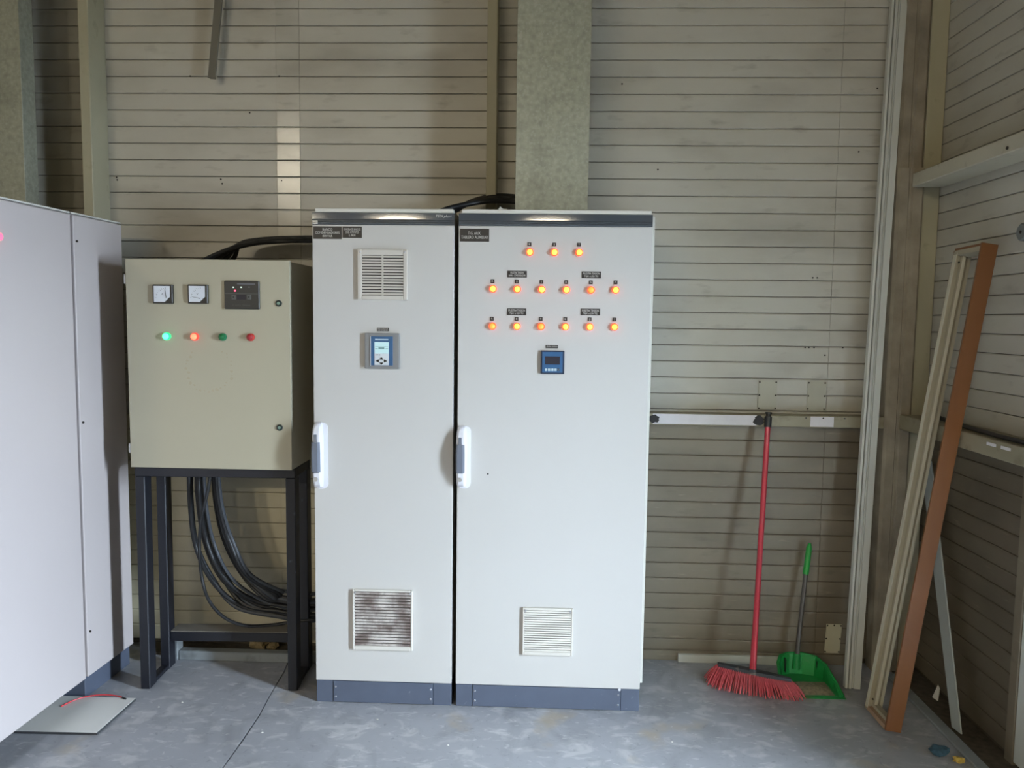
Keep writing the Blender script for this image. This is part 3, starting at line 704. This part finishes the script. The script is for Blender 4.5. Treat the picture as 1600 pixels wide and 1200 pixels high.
# ================================================================ leaning window frame
B0, T0 = Vector((1.808, -.107, .010)), Vector((2.100, -.062, 2.010))
U = (T0-B0); FL = U.length; U.normalize(); V = Vector((0, 1, 0)); V = (V-U*V.dot(U)).normalized(); Nn = V.cross(U)
if Nn.x < 0: Nn = -Nn
fr = thing('window_frame', (1.84, 0, 0), 'narrow brown and cream window frame leaning against the right wall', 'frame')
FW, FD = .212, .064
def fpart(name, poly, z0, z1, m, parent=fr):     # poly in (V, N)
    return obj(name, extr(mb(), poly, B0 + U*z0, V, Nn, U, z1-z0), m, parent)
fpart('brown_cladding', [(0, 0), (.010, 0), (.010, FD), (0, FD)], 0, FL, 'frame_brown')
fpart('brown_cladding', [(FW-.010, .004), (FW, .004), (FW, FD), (FW-.010, FD)], 0, FL-.01, 'frame_brown')
s1 = fpart('stile', [(.010, .016), (.017, .016), (.017, .030), (.014, .032), (.014, .046), (.017, .048), (.017, FD-.004), (.010, FD-.004)], 0, FL-.02, 'frame_cream')
s2 = fpart('stile', [(FW-.010, .0), (FW-.034, .0), (FW-.036, .003), (FW-.036, .010), (FW-.030, .013), (FW-.030, .020), (FW-.040, .022), (FW-.044, .027), (FW-.044, .034), (FW-.030, .036), (FW-.030, .045), (FW-.040, .047), (FW-.040, .060), (FW-.010, .060)], 0, FL-.02, 'frame_cream')
fpart('bead', [(FW-.046, .0225), (FW-.0445, .0225), (FW-.0445, .0345), (FW-.046, .0345)], .02, FL-.03, 'frame_ridge', s2)
fpart('bead', [(FW-.0362, -.0012), (FW-.012, -.0012), (FW-.012, .0002), (FW-.0362, .0002)], .01, FL-.03, 'frame_ridge', s2)
def frail(name, z0, z1, n0, n1, m, v0=.010, v1=FW-.010): return fpart(name, [(v0, n0), (v1, n0), (v1, n1), (v0, n1)], z0, z1, m)
frail('bottom_rail', 0, .018, .0, FD-.002, 'frame_tan'); frail('bottom_bead', .018, .032, .020, .048, 'frame_cream')
frail('top_rail', FL-.032, FL-.012, .002, FD-.002, 'frame_cream'); frail('top_cladding', FL-.012, FL-.002, .002, FD-.002, 'frame_brown')
for z in (.05, FL-.06):
    q = B0 + U*z + V*(FW-.031) + Nn*.0165; obj('screw', tube(mb(), [q, q - V*.003], .004, 8), 'screw_dark', s2)
# grey strip leaning along the wall under the rail
b0, t0 = Vector((2.100, -.132, .018)), Vector((2.152, .340, 1.06)); U2 = (t0-b0); L2 = U2.length; U2.normalize()
A2 = Vector((0, 1, 0)); A2 = (A2-U2*A2.dot(U2)).normalized(); N2 = A2.cross(U2)
if N2.x < 0: N2 = -N2
bm = mb(); r0 = [b0, b0+Vector((0, .103, .0)), ]
c4 = [(0, 0, 0), (.09, 0, -.040), (.09, .006, -.040), (0, .006, 0)]
ra = [b0 + A2*a + N2*n + U2*u for a, n, u in [(0, 0, 0), (.088, 0, -.04), (.088, .006, -.04), (0, .006, 0)]]
ra = [Vector((p.x, p.y, max(p.z, .0145))) for p in ra]
rb = [b0 + U2*L2 + A2*a + N2*n for a, n in ((0, 0), (.088, 0), (.088, .006), (0, .006))]
loft(bm, [ra, rb]); tag(obj('metal_strip', bm, 'strip_grey'), 'flat pale grey strip leaning on the right wall behind the brown frame', 'strip')

# ================================================================ broom
br = thing('broom', (1.36, .26, 0), 'red broom with long handle leaning on the wall rail', 'broom')
h0, h1 = Vector((1.353, .226, .100)), Vector((1.437, .435, 1.195))
obj('stick', tube(mb(), [h0, h0+(h1-h0)*.06, h0+(h1-h0)*.30, h1], [.0155, .0145, .0125, .0125], 14), 'broom_red', br, True)
dh = (h1-h0).normalized()
cp = obj('hanging_cap', tube(mb(), [h1-dh*.005, h1+dh*.045, h1+dh*.047, h1+dh*.060], [.0165, .0165, .011, .011], 14), 'plastic_black', br, True)
obj('eyelet', tube(mb(), [h1+dh*.058, h1+dh*.066], .016, 14), 'plastic_black', cp)
# curved bar
def arcp(s, z):                                  # s in -1..1 along the head
    x = 1.362 + .152*s; y = .222 - .052*s + .020*s*s
    return Vector((x, y, z - .010*s*s - .008*s))
bar = mb(); rings = []
for k in range(15):
    s = -1 + 2*k/14; c = arcp(s, .092); hw = .022*(1 - .5*abs(s)**3); hh = .010
    rings.append([c+Vector((0, -hw, -hh)), c+Vector((0, hw, -hh)), c+Vector((0, hw*.9, hh*.7)), c+Vector((0, hw*.3, hh)), c+Vector((0, -hw*.3, hh)), c+Vector((0, -hw*.9, hh*.7))])
b_ = obj('head_bar', loft(bar, rings), 'broom_bar', br, True)
obj('socket', tube(mb(), [arcp(-.06, .094), h0+dh*.004], [.024, .019], 14), 'broom_bar', br, True)
bm = mb()
for k in range(46):
    for j in range(7):
        s = -1 + 2*k/45; c = arcp(s, .086) + Vector((0, (j-3)/3*.019*(1-.4*abs(s)**3), 0))
        sp_ = s*.052 + random.uniform(-.006, .006); oy = (j-3)/3*.030 - .012 + random.uniform(-.006, .006)
        e = Vector((c.x + sp_, c.y + oy, .002 + random.random()*.004 + (.010 if abs(s) > .93 else 0)))
        mid = c.lerp(e, .5) + Vector((sp_*.06, oy*.1, .004))
        tube(bm, [c, mid, e], [.0022, .0024, .0021], 5, False)
bo = obj('bristles', bm, 'bristle_red', br); bo['kind'] = 'stuff'; bo['label'] = 'spread red plastic bristles'

# ================================================================ dustpan
dp = thing('dustpan', (1.60, .29, 0), 'green plastic dustpan with long grey handle standing behind the broom', 'dustpan')
def pan_outline(off, z_back, z_front):
    # plan outline from the front left lip round the back to the front right lip, with rim height
    pts = [(1.468+off, .185), (1.490+off, .27), (1.506+off, .36-off*.2), (1.530+off*.8, .405-off), (1.575, .425-off), (1.640, .425-off), (1.700-off*.8, .405-off), (1.728-off, .35-off*.2), (1.742-off, .26), (1.748-off, .178)]
    hs = [.010, .040, .078, .092, .098, .098, .092, .078, .040, .010]
    return pts, hs
po_, hs = pan_outline(0, 0, 0); pi_, _ = pan_outline(.006, 0, 0)
def flare(p, k): c = Vector((1.61, .25)); q = Vector(p); return c + (q-c)*k
bm = mb()
ob = [(*flare(p, .93), .001) for p in po_]; ot = [(*flare(p, 1.0), h) for p, h in zip(po_, hs)]
it = [(*flare(p, .985), h) for p, h in zip(pi_, hs)]; ib = [(*flare(p, .915), .005) for p in pi_]
R4 = [[bm.verts.new(p) for p in r] for r in (ob, ot, it, ib)]
n = len(po_)
for a, b in zip(R4, R4[1:]):
    for k in range(n-1): bm.faces.new((a[k], a[k+1], b[k+1], b[k]))
bm.faces.new(R4[0]); bm.faces.new(R4[3][::-1])
for e in (0, n-1): bm.faces.new([R4[i][e] for i in range(4)])
bm.faces.new((R4[0][0], R4[0][-1], R4[3][-1], R4[3][0]))
pn = obj('pan', bm, 'pan_green', dp)
bm = mb(); rim = [Vector((*flare(p, 1.0), h)) for p, h in zip(po_, hs)]; tube(bm, rim, .0055, 8); obj('rim', bm, 'pan_green', dp, True)
bm = mb(); box(bm, 1.455, 1.756, .166, .190, .0008, .0045, .001); obj('lip', bm, 'pan_green', dp)
for xx, zz in ((1.552, .055), (1.698, .05)): obj('rib', box(mb(), xx-.002, xx+.002, .378, .402, .02, zz+.03, .001), 'plastic_black', pn)
q0, q1, q2 = Vector((1.608, .405, .05)), Vector((1.655, .462, .487)), Vector((1.676, .487, .622))
obj('tube', tube(mb(), [q0, q0.lerp(q1, .3), q1], [.0125, .011, .0105], 12), 'pan_tube', dp, True)
obj('grip', tube(mb(), [q1-(q2-q1)*.08, q1, q2-(q2-q1)*.16, q2-(q2-q1)*.05, q2], [.0135, .0145, .0135, .008, .006], 12), 'pan_grip_green', dp, True)
obj('socket', tube(mb(), [q0-Vector((0, 0, .02)), q0+(q1-q0)*.12], [.020, .016], 12), 'pan_green', dp, True)
# swept dust in and before the pan
bm = mb(); gx, gy = 15, 9; G = {}
for i in range(gx+1):
    for j in range(gy+1):
        fx, fy = i/gx*2-1, j/gy*2-1; hgt = max(0, 1-fx*fx-fy*fy)
        G[i, j] = bm.verts.new((1.60+fx*.115, .255+fy*.065, .0062+hgt*.018*random.uniform(.5, 1.2)))
for i in range(gx):
    for j in range(gy): bm.faces.new((G[i, j], G[i+1, j], G[i+1, j+1], G[i, j+1]))
tag(obj('swept_dust', bm, 'dust_pile', None, True), 'loose swept dust lying in the green dustpan', 'dust', kind='stuff')

# ================================================================ things on the floor
bd = thing('loose_board', (-1.6, -.19, 0), 'white laminated board lying on the floor by the left cabinets', 'board')
bm = mb(); quad = [(-1.93, -.335), (-1.392, -.322), (-1.384, -.040), (-1.92, -.040)]
extr(bm, quad, (0, 0, .002), (1, 0, 0), (0, 1, 0), (0, 0, 1), .009); obj('core', bm, 'board_edge', bd)
bm = mb(); extr(bm, quad, (0, 0, .011), (1, 0, 0), (0, 1, 0), (0, 0, 1), .0015); obj('laminate', bm, 'board_white', bd)
wire = spline([(-1.655, -.135, .016), (-1.63, -.085, .018), (-1.59, -.045, .017), (-1.53, -.028, .017), (-1.47, -.033, .016), (-1.44, -.045, .0165)], 6)
rw = thing('wire_offcut', (-1.55, -.05, .012), 'thin red wire offcut lying on the white board', 'wire')
obj('sheath', tube(mb(), wire, .0028, 8), 'wire_red', rw, True)
obj('wire_end', tube(mb(), [wire[-1], wire[-1]+Vector((.022, -.012, 0))], .0035, 8), 'plastic_black', rw)
def lump(name, c, r, m, label, cat, flat=.6, seed=1, sub=2):
    rnd = random.Random(seed); bm = mb(); bmesh.ops.create_icosphere(bm, subdivisions=sub, radius=1)
    for v in bm.verts:
        k = rnd.uniform(.62, 1.2); v.co = Vector((v.co.x*r*k, v.co.y*r*k*.8, v.co.z*r*flat*k))
    zl = min(v.co.z for v in bm.verts)
    for v in bm.verts: v.co += Vector((c[0], c[1], c[2]-zl))
    return tag(obj(name, bm, m), label, cat)
lump('rag', (1.948, -.262, 0), .036, 'rag_blue', 'crumpled dark blue rag on the floor by the right kerb', 'rag', .55, 3)
lump('scrap', (1.995, -.315, 0), .022, 'scrap_yellow', 'small yellow scrap on the floor next to the blue rag', 'scrap', .6, 5)
lump('foam_lump', (-1.03, .470, .012), .05, 'foam_tan', 'tan crumbly foam lump on the ground behind the stand kerb', 'lump', .8, 8)
lump('foam_lump', (-.96, .475, .012), .032, 'foam_tan', 'smaller tan crumb beside the foam lump behind the kerb', 'lump', .7, 9)
bm = mb(); tri = [(0, 0), (.034, -.004), (.026, .05), (.012, .062)]
extr(bm, tri, (2.150, .20, .008), (.25, -.95, .1), (.25, .1, .95), (1, .2, 0), .003)
tag(obj('paper_chip', bm, 'paper_white'), 'white paper chip in the dark gap by the right wall', 'chip')
FK = ['tiny white flake on the floor right of the navy stand leg', 'tiny white flake on the floor between white board and stand', 'tiny white flake on the floor before the narrow white cabinet', 'tiny white flake on the floor right of the wide cabinet', 'tiny white flake on the floor before the cabinet gap', 'tiny white flake on the floor beside the floor joint']
for k, (u, v) in enumerate(((285, 1098), (248, 1105), (590, 1125), (1050, 1160), (700, 1165), (410, 1145))):
    d = AR*((u-800)/FPX) + AD*((v-600)/FPX) + AF; p = CAM + d*(-CAM.z/d.z)
    lump('paint_flake', (p.x, p.y, 0), .0055, 'paper_white', FK[k], 'flake', .4, 20+k, 1)['group'] = 'white flakes on the floor'

# ================================================================ high bay lamps of the hall
def bay(x, y, z, label, dm):
    l = thing('high_bay_lamp', (x, y, z), label, 'lamp', 'high bay lamps')
    bm = mb(); n = 28
    tube(bm, [(x, y, z+.42), (x, y, z+.38), (x, y, z+.35), (x, y, z+.18), (x, y, z)], [.06, .10, .13, .30, .42], n, True); obj('housing', bm, 'lamp_housing', l, True)
    obj('diffuser', tube(mb(), [(x, y, z-.001), (x, y, z-.07), (x, y, z-.10)], [.39, .37, .28], n), dm, l, True)
    obj('hanger', tube(mb(), [(x, y, z+.40), (x, y, 5.6)], .012, 8), 'lamp_housing', l)
bay(-4.73, -12.0, 4.9, 'high bay lamp over the left side of the hall', 'lamp_diffuser_left')
bay(-2.50, -12.0, 4.9, 'high bay lamp over the middle of the hall', 'lamp_diffuser_middle')
bay(.474, -12.0, 4.9, 'high bay lamp over the right side of the hall', 'lamp_diffuser_right')
